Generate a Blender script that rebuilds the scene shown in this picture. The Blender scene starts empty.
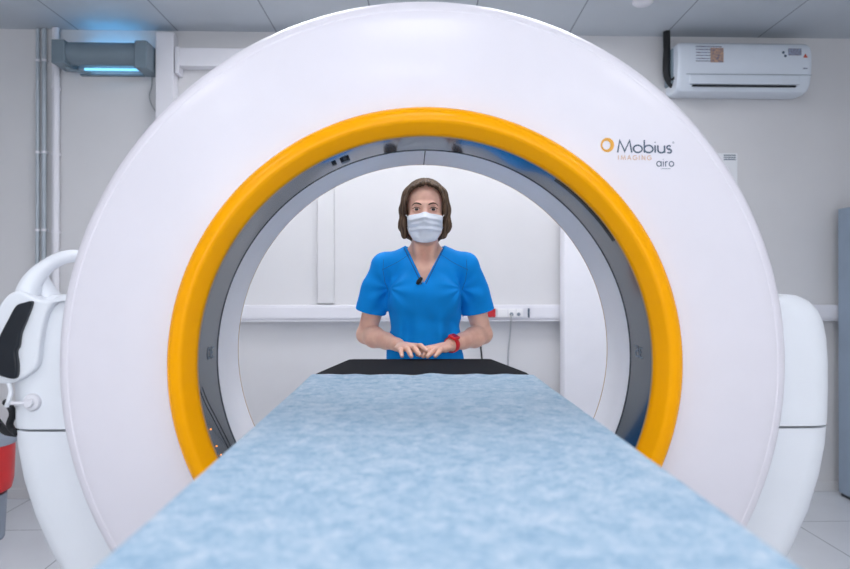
import bpy, bmesh, math, random
import numpy as np
from mathutils import Vector, Matrix, noise as mnoise
from mathutils.bvhtree import BVHTree
from mathutils.geometry import tessellate_polygon
random.seed(7)
C = bpy.context.scene.collection
PI = math.pi
F = 682.0          # focal length in pixels at 850 wide
CAMH = 1.2
HORZ = 287.0

def P(px, py, d):
    """point of the room seen at pixel (px,py) at distance d in front of the camera (metres)"""
    return Vector(((px-425)*d/F, d, CAMH-(py-HORZ)*d/F))

# ------------------------------------------------------------------ materials
def lin(c):
    return tuple(((v/255)/12.92 if v/255 <= .04045 else (((v/255)+.055)/1.055)**2.4) for v in c)

MATS = {}
def mat(name, rgb, rough=.5, metal=0, var=.04, scale=8, bump=0, bscale=60, coat=0, spec=.5, trans=0, sub=0,
        emit=None, estr=0, sheen=0, stretch=(1,1,1), rgb2=None):
    m = bpy.data.materials.new(name); m.use_nodes = True
    nt = m.node_tree; n = nt.nodes; l = nt.links
    b = n['Principled BSDF']
    b.inputs['Roughness'].default_value = rough
    b.inputs['Metallic'].default_value = metal
    b.inputs['Coat Weight'].default_value = coat
    b.inputs['Specular IOR Level'].default_value = spec
    b.inputs['Transmission Weight'].default_value = trans
    if sub:
        b.inputs['Subsurface Weight'].default_value = sub
        b.inputs['Subsurface Radius'].default_value = (.012, .005, .003)
        b.inputs['Subsurface Scale'].default_value = 1
    if sheen:
        b.inputs['Sheen Weight'].default_value = sheen
    c = lin(rgb)
    tc = n.new('ShaderNodeTexCoord'); mp = n.new('ShaderNodeMapping'); mp.inputs['Scale'].default_value = stretch
    l.new(tc.outputs['Object'], mp.inputs['Vector'])
    nz = n.new('ShaderNodeTexNoise'); nz.inputs['Scale'].default_value = scale; nz.inputs['Detail'].default_value = 4
    l.new(mp.outputs['Vector'], nz.inputs['Vector'])
    cr = n.new('ShaderNodeValToRGB')
    c2 = lin(rgb2) if rgb2 else tuple(v*(1-var) for v in c)
    c1 = c if rgb2 else tuple(min(1, v*(1+var)) for v in c)
    cr.color_ramp.elements[0].position = .35; cr.color_ramp.elements[1].position = .65
    cr.color_ramp.elements[0].color = (*c2, 1); cr.color_ramp.elements[1].color = (*c1, 1)
    l.new(nz.outputs['Fac'], cr.inputs['Fac']); l.new(cr.outputs['Color'], b.inputs['Base Color'])
    if bump:
        n2 = n.new('ShaderNodeTexNoise'); n2.inputs['Scale'].default_value = bscale; n2.inputs['Detail'].default_value = 3
        l.new(mp.outputs['Vector'], n2.inputs['Vector'])
        bp = n.new('ShaderNodeBump'); bp.inputs['Strength'].default_value = bump; bp.inputs['Distance'].default_value = .002
        l.new(n2.outputs['Fac'], bp.inputs['Height']); l.new(bp.outputs['Normal'], b.inputs['Normal'])
    if emit:
        b.inputs['Emission Color'].default_value = (*lin(emit), 1); b.inputs['Emission Strength'].default_value = estr
    MATS[name] = m
    return m

def tile_mat(name, rgb, grout, size, ang, off, gw=.006, rough=.3, var=.03):
    m = mat(name, rgb, rough, var=var, scale=3)
    nt = m.node_tree; n = nt.nodes; l = nt.links; b = n['Principled BSDF']
    tc = n.new('ShaderNodeTexCoord'); mp = n.new('ShaderNodeMapping')
    mp.inputs['Rotation'].default_value = (0, 0, -ang); mp.inputs['Location'].default_value = off
    l.new(tc.outputs['Object'], mp.inputs['Vector'])
    sep = n.new('ShaderNodeSeparateXYZ'); l.new(mp.outputs['Vector'], sep.inputs[0])
    outs = []
    for k in range(2):
        d = n.new('ShaderNodeMath'); d.operation = 'DIVIDE'; d.inputs[1].default_value = size
        l.new(sep.outputs[k], d.inputs[0])
        f = n.new('ShaderNodeMath'); f.operation = 'PINGPONG'; f.inputs[1].default_value = .5
        l.new(d.outputs[0], f.inputs[0])
        c = n.new('ShaderNodeMath'); c.operation = 'LESS_THAN'; c.inputs[1].default_value = gw/size/2
        l.new(f.outputs[0], c.inputs[0]); outs.append(c)
    mx = n.new('ShaderNodeMath'); mx.operation = 'MAXIMUM'
    l.new(outs[0].outputs[0], mx.inputs[0]); l.new(outs[1].outputs[0], mx.inputs[1])
    mix = n.new('ShaderNodeMix'); mix.data_type = 'RGBA'
    old = b.inputs['Base Color'].links[0].from_socket
    l.new(mx.outputs[0], mix.inputs[0]); l.new(old, mix.inputs[6]); mix.inputs[7].default_value = (*lin(grout), 1)
    l.new(mix.outputs[2], b.inputs['Base Color'])
    return m

M_white = mat('gantry_white', (229,226,234), .35, coat=.12, var=.01)
M_arm = mat('arm_white', (232,236,242), .35, coat=.2, var=.01)
M_orange = mat('orange_plastic', (255,172,0), .22, coat=0, spec=.14, var=.01)
M_smoke = mat('smoked_acrylic', (54,68,78), .09, metal=.2, coat=.25, var=.15, scale=6)
M_liner = mat('bore_liner_grey', (246,246,250), .4, var=.02)
M_tan = mat('tan_seal', (178,140,84), .5)
M_darkline = mat('dark_gasket', (28,36,46), .5)
M_navy = mat('slate_blue_print', (74,92,112), .5, var=.02)
M_logo_or = mat('orange_print', (226,164,60), .5, var=.15, scale=60)
M_logo_tan = mat('tan_print', (214,178,148), .5)
M_print_grey = mat('grey_print', (120,132,144), .5)
M_black = mat('black_plastic', (12,20,30), .35)
M_rubber = mat('black_rubber', (22,24,28), .7)
M_pad = mat('black_vinyl_pad', (15,18,23), .8, spec=.08, bump=.2, bscale=120)
M_wall = mat('painted_wall', (214,214,216), .7, var=.015, scale=3, bump=.05, bscale=80)
M_trunk = mat('white_pvc', (226,226,232), .4, var=.01)
M_pipe = mat('grey_pvc', (176,186,194), .4)
M_grey = mat('grey_metal', (120,136,146), .45, metal=.2)
M_bluegrey = mat('blue_grey_metal', (146,162,180), .4, metal=.2)
M_ac = mat('ac_white', (214,222,232), .35, coat=.2, var=.01)
M_steel = mat('steel', (180,184,190), .25, metal=.9)
M_red = mat('red_plastic', (205,40,42), .35)
M_binlid = mat('bin_grey', (142,152,166), .45)
M_cab = mat('cabinet_white', (236,236,242), .35, var=.01)
M_socket = mat('socket_white', (236,236,238), .35, var=.01)
M_redsock = mat('red_socket', (188,30,38), .35)
M_cablegrey = mat('grey_cable', (170,172,176), .5)
M_tabletop = mat('table_shell', (210,214,220), .35)
M_paper = mat('paper', (234,236,240), .8, var=.01)
M_sticker = mat('sticker_print', (150,165,190), .6, rgb2=(120,110,120), scale=90)
M_sticker2 = mat('sticker_picture', (196,160,130), .6, rgb2=(120,110,125), scale=60)
M_skin = mat('skin', (236,190,168), .5, var=.08, scale=22, sub=.25, bump=.12, bscale=250, rgb2=(220,170,150))
M_scrub = mat('blue_cotton', (0,138,222), .8, spec=.2, var=.04, scale=14, bump=.25, bscale=500)
M_scrubdark = mat('blue_cotton_trim', (6,84,152), .75)
M_hair = mat('brown_hair', (112,90,70), .6, spec=.25, var=.3, scale=9, stretch=(16,16,.9), rgb2=(58,44,36), bump=.9, bscale=14)
M_mask = mat('surgical_mask', (236,242,250), .75, var=.02, bump=.2, bscale=300)
M_eye = mat('eye_white', (225,220,216), .15)
M_iris = mat('iris', (70,50,36), .15)
M_pupil = mat('pupil', (8,7,7), .1)
M_brow = mat('eyebrow_hair', (74,54,42), .8)
M_lash = mat('lash', (30,22,20), .8)
M_strap = mat('red_silicone', (220,30,40), .45)
M_shoe = mat('white_clog', (226,228,230), .5)
M_lamp = mat('lamp_diffuser', (255,255,255), .5, emit=(252,251,255), estr=6.2)
M_lamp2 = mat('rear_lamp_diffuser', (255,255,255), .5, emit=(252,251,255), estr=11.5)
M_uv = mat('uv_tube', (150,220,255), .3, emit=(80,180,240), estr=5)
M_uv2 = mat('uv_tube_dim', (150,210,235), .3, emit=(110,190,235), estr=1.1)
M_led = mat('amber_led', (255,170,70), .4, emit=(255,150,50), estr=1.5)
M_ceil = tile_mat('ceiling_panels', (192,199,206), (130,138,148), .6, 0, (.311,-.1,0), gw=.008, rough=.6, var=.015)
M_floor = tile_mat('floor_tiles', (206,210,216), (140,146,154), .624, math.atan(.031), (-.244,.084,0), gw=.007, rough=.28)

# non-woven sheet: mottled pale blue fibres
def sheet_mat():
    m = bpy.data.materials.new('nonwoven_sheet'); m.use_nodes = True
    nt = m.node_tree; n = nt.nodes; l = nt.links; b = n['Principled BSDF']
    b.inputs['Roughness'].default_value = .8; b.inputs['Specular IOR Level'].default_value = .25
    tc = n.new('ShaderNodeTexCoord')
    a = n.new('ShaderNodeTexNoise'); a.inputs['Scale'].default_value = 30; a.inputs['Detail'].default_value = 7; a.inputs['Roughness'].default_value = .72
    a.inputs['Distortion'].default_value = .6
    c = n.new('ShaderNodeTexNoise'); c.inputs['Scale'].default_value = 110; c.inputs['Detail'].default_value = 4; c.inputs['Distortion'].default_value = 1.2
    l.new(tc.outputs['Object'], a.inputs['Vector']); l.new(tc.outputs['Object'], c.inputs['Vector'])
    ad = n.new('ShaderNodeMath'); ad.operation = 'MULTIPLY_ADD'; ad.inputs[1].default_value = .6
    l.new(c.outputs['Fac'], ad.inputs[0]); l.new(a.outputs['Fac'], ad.inputs[2])
    cr = n.new('ShaderNodeValToRGB')
    cr.color_ramp.elements[0].position = .60; cr.color_ramp.elements[0].color = (*lin((138,172,200)), 1)
    cr.color_ramp.elements[1].position = 1.0; cr.color_ramp.elements[1].color = (*lin((198,212,226)), 1)
    e = cr.color_ramp.elements.new(.80); e.color = (*lin((166,193,214)), 1)
    l.new(ad.outputs[0], cr.inputs['Fac']); l.new(cr.outputs['Color'], b.inputs['Base Color'])
    bp = n.new('ShaderNodeBump'); bp.inputs['Strength'].default_value = .35; bp.inputs['Distance'].default_value = .0015
    l.new(c.outputs['Fac'], bp.inputs['Height']); l.new(bp.outputs['Normal'], b.inputs['Normal'])
    return m
M_sheet = sheet_mat()

# ------------------------------------------------------------------ object helpers
ID = Matrix.Identity(4)
D0 = 4.21; FL = -.08       # far wall distance, floor level
WA = math.atan(.031)
WALL = Matrix.Translation((0, D0, 0)) @ Matrix.Rotation(WA, 4, 'Z')     # frame of the far wall: x along it, -y into the room
TA = math.radians(1.2)
TABLE = Matrix.Translation((.032, 0, 0)) @ Matrix.Rotation(TA, 4, 'Z')

def Wp(px, py, off=0):
    """far-wall coordinates (u, v, z) of the pixel, 'off' metres in front of the wall"""
    k = (px-425)/F
    # world point t*(k,1); wall frame y = -off
    s, c = math.sin(WA), math.cos(WA)
    # y_local = -s*x + c*(y-4.17) = -off
    t = (c*D0-off)/(c-s*k)
    q = WALL.inverted() @ Vector((k*t, t, CAMH-(py-HORZ)*t/F))
    return q

class Thing:
    def __init__(self, name, label, cat, origin=(0,0,0), frame=ID, group=None):
        self.origin = Vector(origin); self.frame = frame
        o = bpy.data.objects.new(name, None); C.objects.link(o); o.empty_display_size = .1
        o.matrix_world = frame @ Matrix.Translation(self.origin)
        o['label'] = label; o['category'] = cat
        if group: o['group'] = group
        self.o = o
    def add(self, name, bm, m, parent=None, label=None, smooth=True, mods=None):
        ob = mk(name, bm, m, self.origin, smooth)
        ob.parent = parent or self.o
        if label: ob['label'] = label
        if mods: mods(ob)
        return ob

def mk(name, bm, m, origin=(0,0,0), smooth=True):
    if isinstance(bm, bmesh.types.BMesh):
        me = bpy.data.meshes.new(name)
        bmesh.ops.recalc_face_normals(bm, faces=bm.faces)
        bm.to_mesh(me); bm.free()
    else:
        me = bm
    o = Vector(origin)
    if o.length > 0:
        me.transform(Matrix.Translation(-o))
    for mm in (m if isinstance(m, (list, tuple)) else [m]): me.materials.append(mm)
    if smooth:
        me.polygons.foreach_set('use_smooth', [True]*len(me.polygons))
        try: me.set_sharp_from_angle(angle=math.radians(38))
        except Exception: pass
    ob = bpy.data.objects.new(name, me); C.objects.link(ob)
    if smooth and 4 < len(me.polygons) < 60000:
        wm = ob.modifiers.new('n', 'WEIGHTED_NORMAL'); wm.keep_sharp = True
    return ob

def single(name, bm, m, label, cat, origin, frame=ID, group=None, smooth=True):
    ob = mk(name, bm, m, origin, smooth)
    ob.matrix_world = frame @ Matrix.Translation(Vector(origin))
    ob['label'] = label; ob['category'] = cat
    if group: ob['group'] = group
    return ob

def struct(name, bm, m, frame=ID, smooth=False):
    ob = mk(name, bm, m, (0,0,0), smooth); ob.matrix_world = frame; ob['kind'] = 'structure'
    return ob

def box(bm, x0, x1, y0, y1, z0, z1, bev=0, seg=3):
    vs = [bm.verts.new(p) for p in ((x0,y0,z0),(x1,y0,z0),(x1,y1,z0),(x0,y1,z0),(x0,y0,z1),(x1,y0,z1),(x1,y1,z1),(x0,y1,z1))]
    fs = [bm.faces.new([vs[i] for i in f]) for f in ((0,3,2,1),(4,5,6,7),(0,1,5,4),(1,2,6,5),(2,3,7,6),(3,0,4,7))]
    if bev:
        es = list({e for f in fs for e in f.edges})
        bmesh.ops.bevel(bm, geom=es, offset=bev, segments=seg, profile=.5, affect='EDGES')
    return bm
def B(*a, **k): return box(bmesh.new(), *a, **k)

def catmull(pts, n=10):
    pts = [Vector(p) for p in pts]; out = []
    for i in range(len(pts)-1):
        p0 = pts[max(i-1,0)]; p1 = pts[i]; p2 = pts[i+1]; p3 = pts[min(i+2,len(pts)-1)]
        for k in range(n):
            t = k/n
            out.append(.5*((2*p1)+(-p0+p2)*t+(2*p0-5*p1+4*p2-p3)*t*t+(-p0+3*p1-3*p2+p3)*t**3))
    out.append(pts[-1]); return out

def tube(bm, pts, r, n=12, cap=True, sm=0, scale=(1,1), up=(0,0,1)):
    """tube along pts; r is a number or a list of radii given at the input points"""
    pts = [Vector(p) for p in pts]
    rr = list(r) if hasattr(r, '__len__') else [r]*len(pts)
    if sm:
        q = [Vector((rr[i], 0, 0)) for i in range(len(pts))]
        rr = [v.x for v in catmull(q, sm)]; pts = catmull(pts, sm)
    rings = []; prev = None
    for i, p in enumerate(pts):
        t = (pts[min(i+1,len(pts)-1)]-pts[max(i-1,0)]).normalized()
        if prev is None:
            a = Vector(up)
            if abs(t.dot(a)) > .95: a = Vector((1,0,0))
            u = (a-t*a.dot(t)).normalized()
        else:
            u = (prev-t*prev.dot(t)).normalized()
        prev = u; v = t.cross(u)
        rings.append([bm.verts.new(p+(u*math.cos(2*PI*k/n)*scale[0]+v*math.sin(2*PI*k/n)*scale[1])*rr[i]) for k in range(n)])
    for i in range(len(rings)-1):
        for k in range(n):
            bm.faces.new((rings[i][k], rings[i][(k+1)%n], rings[i+1][(k+1)%n], rings[i+1][k]))
    if cap:
        bm.faces.new(rings[0][::-1]); bm.faces.new(rings[-1])
    return bm
def T(*a, **k): return tube(bmesh.new(), *a, **k)

def lathe(prof, cx=0, cz=0, n=128, a0=0, a1=2*PI, closed=False, axis='Y', base=(0,0,0)):
    """profile of (r, h) pairs spun around the Y axis through (cx, cz) or the Z axis"""
    bm = bmesh.new(); full = abs(a1-a0-2*PI) < 1e-6
    m = n if full else n+1; rings = []
    for k in range(m):
        a = a0+(a1-a0)*k/n; c, s = math.cos(a), math.sin(a)
        if axis == 'Y': rings.append([bm.verts.new((cx+r*c, h, cz+r*s)) for r, h in prof])
        else: rings.append([bm.verts.new((base[0]+r*c, base[1]+r*s, base[2]+h)) for r, h in prof])
    q = len(prof)
    for k in range(m if full else m-1):
        A, Bq = rings[k], rings[(k+1)%m]
        for i in range(q if closed else q-1):
            j = (i+1)%q
            bm.faces.new((A[i], A[j], Bq[j], Bq[i]))
    if axis != 'Y' or not full:
        bmesh.ops.remove_doubles(bm, verts=bm.verts, dist=1e-6)
    return bm

def solid_poly(poly, y0, y1, r=.01, seg=5, bm=None, back=True):
    """outline in x,z (list of pairs) extruded from y0 (towards camera) to y1 with rounded edges"""
    bm = bm or bmesh.new()
    P2 = [Vector(p) for p in poly]
    area = sum(P2[i].x*P2[(i+1)%len(P2)].y-P2[(i+1)%len(P2)].x*P2[i].y for i in range(len(P2)))
    if area < 0: P2 = P2[::-1]
    n = len(P2); nor = []
    for i in range(n):
        a = (P2[i]-P2[i-1]).normalized(); b = (P2[(i+1)%n]-P2[i]).normalized()
        t = (a+b).normalized(); nn = Vector((t.y, -t.x)); c = max(.5, nn.dot(Vector((a.y, -a.x))))
        nor.append(nn/c)
    rs = [r]*n if not callable(r) else [r(*p) for p in P2]
    for _ in range(200):       # keep the rounding from folding over in tight corners
        bad = False
        for i in range(n):
            j = (i+1)%n; e = P2[j]-P2[i]; q = (P2[j]-nor[j]*rs[j])-(P2[i]-nor[i]*rs[i])
            if e.dot(q) < .08*e.dot(e): rs[i] *= .85; rs[j] *= .85; bad = True
        if not bad: break
    lay = [(1-math.sin(PI/2*k/seg), 0, 1-math.cos(PI/2*k/seg)) for k in range(seg+1)]
    if back: lay += [(1-math.sin(PI/2*(1-k/seg)), 1, 1-math.cos(PI/2*(1-k/seg))) for k in range(seg+1)]
    else: lay.append((0, 1, 0))
    rings = [[bm.verts.new((P2[i].x-nor[i].x*ins*rs[i], (y1-rs[i]*dy) if far else (y0+rs[i]*dy), P2[i].y-nor[i].y*ins*rs[i])) for i in range(n)] for ins, far, dy in lay]
    for A, Bq in zip(rings, rings[1:]):
        for i in range(n):
            bm.faces.new((A[i], A[(i+1)%n], Bq[(i+1)%n], Bq[i]))
    for rg, y in ((rings[0], 0), (rings[-1], 1)):
        if n <= 6: bm.faces.new(rg if y == 0 else rg[::-1]); continue
        for tri in tessellate_polygon([[Vector((v.co.x, v.co.z, 0)) for v in rg]]):
            try: bm.faces.new([rg[i] for i in tri])
            except ValueError: pass
    return bm

def smooth2(poly, n=6, closed=True):
    pts = [Vector((p[0], p[1], 0)) for p in poly]; out = []; m = len(pts)
    for i in range(m):
        p0, p1, p2, p3 = pts[i-1], pts[i], pts[(i+1)%m], pts[(i+2)%m]
        for k in range(n):
            t = k/n
            v = .5*((2*p1)+(-p0+p2)*t+(2*p0-5*p1+4*p2-p3)*t*t+(-p0+3*p1-3*p2+p3)*t**3)
            out.append((v.x, v.y))
    return out

# ------------------------------------------------------------------ room
RH = 2.765
struct('floor', B(-3.3,3.3,-2.6,5.0,FL-.05,FL), M_floor)
struct('ceiling', B(-3.3,3.3,-2.6,5.0,RH,RH+.05), M_ceil)
struct('wall_far', B(-3.2,3.2,0,.12,FL,RH), M_wall, WALL)
struct('wall_left', B(-3.22,-3.1,-2.5,4.25,FL,RH), M_wall)
struct('wall_right', B(3.1,3.22,-2.5,4.45,FL,RH), M_wall)
# near wall behind the camera with a wide window added to light the scanner front
wn = bmesh.new()
box(wn,-3.2,3.2,-2.62,-2.5,FL,.95); box(wn,-3.2,3.2,-2.62,-2.5,2.4,RH)
box(wn,-3.2,-1.7,-2.62,-2.5,.95,2.4); box(wn,1.7,3.2,-2.62,-2.5,.95,2.4)
struct('wall_near', wn, M_wall)
wf = bmesh.new()
box(wf,-1.7,1.7,-2.6,-2.54,.95,1.0); box(wf,-1.7,1.7,-2.6,-2.54,2.35,2.4)
for x in (-1.7,-.59,.54,1.65): box(wf,x,x+.05,-2.6,-2.54,1.0,2.35)
struct('added_window', wf, M_trunk)  # frame of the added, unseen opening
bb = B(-3.1,3.1,-.012,.0,FL,FL+.06,bev=.003,seg=2); struct('baseboard_far', bb, M_wall, WALL)

# ceiling lights
def ceiling_light(x, y, label, w=.59, l=.59, m=None):
    t = Thing('ceiling_light', label, 'ceiling light', (x,y,RH-.02), group='square ceiling light panels')
    fr = bmesh.new()
    for a in ((x-w/2,x+w/2,y-l/2,y-l/2+.02),(x-w/2,x+w/2,y+l/2-.02,y+l/2),(x-w/2,x-w/2+.02,y-l/2+.02,y+l/2-.02),(x+w/2-.02,x+w/2,y-l/2+.02,y+l/2-.02)):
        box(fr,*a,RH-.02,RH-.001)
    t.add('frame', fr, M_trunk, smooth=False)
    t.add('diffuser', B(x-w/2+.02,x+w/2-.02,y-l/2+.02,y+l/2-.02,RH-.016,RH-.004), m or M_lamp, smooth=False)
LIGHTS = [(-.6,3.3,'left'),(.6,3.3,'right')]
for x, y, s in LIGHTS: ceiling_light(x, y, f'square ceiling light panel nearest the far wall, on the {s}', m=M_lamp2)
for x, s in ((-.6,'left'),(.6,'right')):
    ceiling_light(x, 2.25, f'added square ceiling light panel just behind the scanner ring, {s} of the pair', m=M_lamp)  # pair added to brighten the woman's front
for x, s in ((-1.5,'left'),(0,'middle'),(1.5,'right')):
    ceiling_light(x, .35, f'square ceiling light panel in front of the scanner, {s} of its row')
    ceiling_light(x, -1.3, f'square ceiling light panel near the wall behind the camera, {s} of its row')

sd = P(643, 11, 3.70)
single('smoke_detector', lathe([(0,0),(.05,0),(.055,-.006),(.055,-.02),(.045,-.03),(.02,-.036),(0,-.036)], n=40, axis='Z', base=(sd.x,sd.y,RH)), M_trunk,
       'round white smoke detector on the ceiling, near the air conditioner', 'smoke detector', (sd.x,sd.y,RH))

# ------------------------------------------------------------------ scanner
ZC = 1.02
SCAN = Matrix.Translation((.004,1.6,0)) @ Matrix.Rotation(TA, 4, 'Z') @ Matrix.Translation((0,-1.6,0))
sc_ = Thing('medical_scanner', 'large white ring-shaped medical scanner with an orange rim around its open bore', 'scanner', (0,1.8,0), SCAN)
front = [(.6015,1.606),(.603,1.600),(.70,1.599),(.76,1.602),(.81,1.607),(.835,1.613),(.8375,1.6152),(.841,1.6156),(.843,1.6145),(.853,1.617),(.862,1.624),(.869,1.635),(.8735,1.650),(.875,1.675)]
def SP(px, py, d):
    t = d
    for _ in range(4): q = SCAN.inverted() @ P(px, py, t); t += d-q.y      # local depth d along the line of sight
    return SCAN.inverted() @ P(px, py, t)
def yface(r):
    for (r0,y0),(r1,y1) in zip(front, front[1:]):
        if r0 <= r <= r1: return y0+(y1-y0)*(r-r0)/(r1-r0)
    return 1.6
cover = front+[(.875,1.93),(.871,1.955),(.858,1.975),(.82,1.985),(.545,1.985),(.545,1.972),(.5405,1.972),(.5405,1.609),(.56,1.609)]
sc_.add('gantry_cover', lathe(cover, 0, ZC-.004, n=256, closed=True), M_white)
rim = [(.6012,1.606),(.6012,1.598),(.6004,1.590),(.597,1.578),(.590,1.568),(.579,1.562),(.567,1.5605),(.5605,1.5625),(.5565,1.5665),(.548,1.5765),(.540,1.587),(.5367,1.592),(.5357,1.597),(.5357,1.604),(.56,1.604)]
sc_.add('bore_rim', lathe(rim, 0, ZC, n=256, closed=True), M_orange, label='glossy orange padded rim around the bore')
sc_.add('rim_seal', lathe([(.5365,1.604),(.5343,1.604),(.5343,1.609),(.5365,1.609)], 0, ZC, n=200, closed=True), M_tan, label='thin tan seal behind the orange rim')
sc_.add('scan_window', lathe([(.5355,1.609),(.5345,1.609),(.5345,1.762),(.5355,1.762)], 0, ZC, n=256, closed=True), M_smoke, label='smoked glossy ring inside the bore')
sc_.add('gasket', lathe([(.5355,1.762),(.5335,1.762),(.5335,1.768),(.5355,1.768)], 0, ZC, n=200, closed=True), M_darkline)
ln = sc_.add('bore_liner', lathe([(.540,1.768),(.5350,1.768),(.5335,1.800),(.5335,1.97),(.535,1.9725),(.540,1.9725)], 0, ZC, n=200, closed=True), M_liner, label='light grey cylindrical liner of the bore')
sc_.add('seam', B(-.0012,.0012,1.772,1.968,ZC+.5325,ZC+.5338), M_darkline, parent=ln)
sc_.add('rear_edge', lathe([(.545,1.973),(.534,1.973),(.534,1.978),(.545,1.978)], 0, ZC, n=200, closed=True), M_tan, label='thin tan edge at the back of the bore')
# dark arc segment of the upper right window edge, amber lights, wire drawn for a cable reflection, grey marks
def on_bore(a, y, r=.5335): return Vector((r*math.cos(a), y, ZC+r*math.sin(a)))
sc_.add('window_clip', T([on_bore(math.radians(a), 1.617, .532) for a in range(33,56,2)], .003, n=6), M_black)
wire = [on_bore(math.radians(a), y, .531) for a, y in ((186,1.616),(190,1.64),(196,1.68),(203,1.705),(210,1.70),(213,1.685))]
sc_.add('wire', T(wire, .0012, n=6, sm=8), M_black)  # stands in for a cable reflected in the smoked ring
for a in (197,201.5,204,206,207.5,209):
    p = on_bore(math.radians(a), 1.620+.004*(a>203), .532); bm = bmesh.new(); bmesh.ops.create_icosphere(bm, subdivisions=2, radius=.0018 if a < 206 else .0026, matrix=Matrix.Translation(p))
    sc_.add('indicator_light', bm, M_led)
sc_.add('sensor', T([on_bore(math.radians(112),1.69,.536), on_bore(math.radians(112),1.69,.528)], .012, n=20), M_black)
sc_.add('sensor', T([on_bore(math.radians(115),1.68,.536), on_bore(math.radians(115),1.68,.529)], .006, n=20), M_black)

# stroke lettering -------------------------------------------------
def arc(cx, cy, r, a0, a1, n=14, ry=None):
    ry = ry or r
    return [(cx+r*math.cos(math.radians(a0+(a1-a0)*i/n)), cy+ry*math.sin(math.radians(a0+(a1-a0)*i/n))) for i in range(n+1)]
G = {   # glyph: (advance, strokes), cap height 1, x height .62
 'M': (1.08, [[(.04,0),(.18,1),(.52,.1),(.86,1),(1.0,0)]]),
 'o': (.74, [arc(.34,.31,.30,0,360,24)]),
 'b': (.72, [[(.05,1.05),(.05,0)], arc(.345,.31,.30,0,360,24)]),
 'i': (.22, [[(.08,0),(.08,.62)], [(.08,.84),(.08,.90)]]),
 'u': (.62, [[(.05,.62),(.05,.26)]+arc(.28,.24,.235,180,360,12)+[(.515,.62)], [(.515,.3),(.515,0)]]),
 's': (.46, [arc(.21,.455,.15,35,270,10)+arc(.21,.15,.155,90,-145,10)]),
 'a': (.72, [arc(.34,.31,.30,0,360,24), [(.64,.62),(.64,0)]]),
 'r': (.38, [[(.05,0),(.05,.62)], [(.05,.4)]+arc(.25,.39,.2,170,70,6)]),
 'I': (.3, [[(.08,0),(.08,1)]]),
 'A': (.86, [[(.02,0),(.4,1),(.78,0)], [(.16,.34),(.64,.34)]]),
 'G': (.98, [arc(.5,.5,.47,45,330,18)+[(.92,.46),(.56,.46)]]),
 'N': (.86, [[(.06,0),(.06,1),(.72,0),(.72,1)]]),
 '3': (.6, [arc(.25,.75,.22,140,-90,10)+arc(.25,.26,.26,90,-140,10)]),
 '5': (.6, [[(.46,1),(.12,1),(.08,.56)]+arc(.24,.32,.28,120,-140,12)]),
 '0': (.65, [arc(.28,.5,.25,0,360,20,ry=.5)]),
}
def ribbon(bm, pts, w, place, th):
    pts = [Vector(p) for p in pts]; L, R = [], []; n = len(pts)
    closed = (pts[0]-pts[-1]).length < 1e-4
    for i in range(n):
        if closed: a = (pts[i]-pts[i-1 if i else n-2]).normalized(); b = (pts[(i+1) if i < n-1 else 1]-pts[i]).normalized()
        else:
            a = (pts[i]-pts[i-1]).normalized() if i else None; b = (pts[i+1]-pts[i]).normalized() if i < n-1 else None
            a = a or b; b = b or a
        t = (a+b); t = t.normalized() if t.length > 1e-3 else a
        nn = Vector((-t.y, t.x)); c = max(.45, nn.dot(Vector((-a.y, a.x))))
        L.append(pts[i]+nn*w/2/c); R.append(pts[i]-nn*w/2/c)
    def mkv(p, o): return bm.verts.new(place(p, o))
    lt = [mkv(p, th) for p in L]; rt = [mkv(p, th) for p in R]; lb = [mkv(p, 0) for p in L]; rb = [mkv(p, 0) for p in R]
    for i in range(n-1):
        bm.faces.new((rt[i],rt[i+1],lt[i+1],lt[i])); bm.faces.new((lt[i],lt[i+1],lb[i+1],lb[i])); bm.faces.new((rb[i],rb[i+1],rt[i+1],rt[i]))
    if not closed:
        bm.faces.new((lt[0],lb[0],rb[0],rt[0])); bm.faces.new((lt[-1],rt[-1],rb[-1],lb[-1]))
def word(txt, x0, zb, cap, width, w, track=0, place=None, th=.0006):
    tot = sum(G[c][0] for c in txt)+track*(len(txt)-1)
    sx = width/tot; bm = bmesh.new(); x = 0
    for c in txt:
        adv, strokes = G[c]
        for st in strokes:
            ribbon(bm, [(x0+(x+a)*sx, zb+b*cap) for a, b in st], w, place, th)
        x += adv+track
    return bm
def on_face(p, o):
    r = math.hypot(p.x, p.y-ZC); return (p.x, yface(r)-.0004-o, p.y)
def fp(px, py, d=1.6): q = SP(px, py-1, d); return q.x, q.z
s_ = 1.6/F
x, z = fp(617, 153.5); sc_.add('lettering', word('Mobius', x, z, 12.2*s_, 57*s_, 1.5*s_, place=on_face), M_navy, smooth=False, label='large slate blue lettering on the scanner face')
x, z = fp(618, 160.8); sc_.add('lettering', word('IMAGING', x, z, 4.4*s_, 34*s_, .75*s_, .35, place=on_face), M_logo_tan, smooth=False, label='small spaced tan lettering under the large word')
x, z = fp(656.5, 167.3); sc_.add('lettering', word('airo', x, z, 8.2*s_, 18.5*s_, .95*s_, .12, place=on_face), M_navy, smooth=False, label='small slate blue lettering at lower right of the logo')
x, z = fp(661, 169.6); bm = bmesh.new(); ribbon(bm, [(x, z), (x+10*s_, z)], .5*s_, on_face, .0005); sc_.add('fine_print', bm, M_print_grey, smooth=False)
x, z = fp(674, 143); bm = bmesh.new(); ribbon(bm, arc(x, z, .8*s_, 0, 360, 10), .4*s_, on_face, .0005); sc_.add('registered_mark', bm, M_print_grey, smooth=False)
bm = bmesh.new(); x, z = fp(607.3, 146); x2, z2 = fp(606.3, 146.2); N = 40
lo = [bm.verts.new(on_face(Vector((x+6.8*s_*math.cos(2*PI*k/N), z+7.2*s_*math.sin(2*PI*k/N))), .0006)) for k in range(N)]
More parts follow.
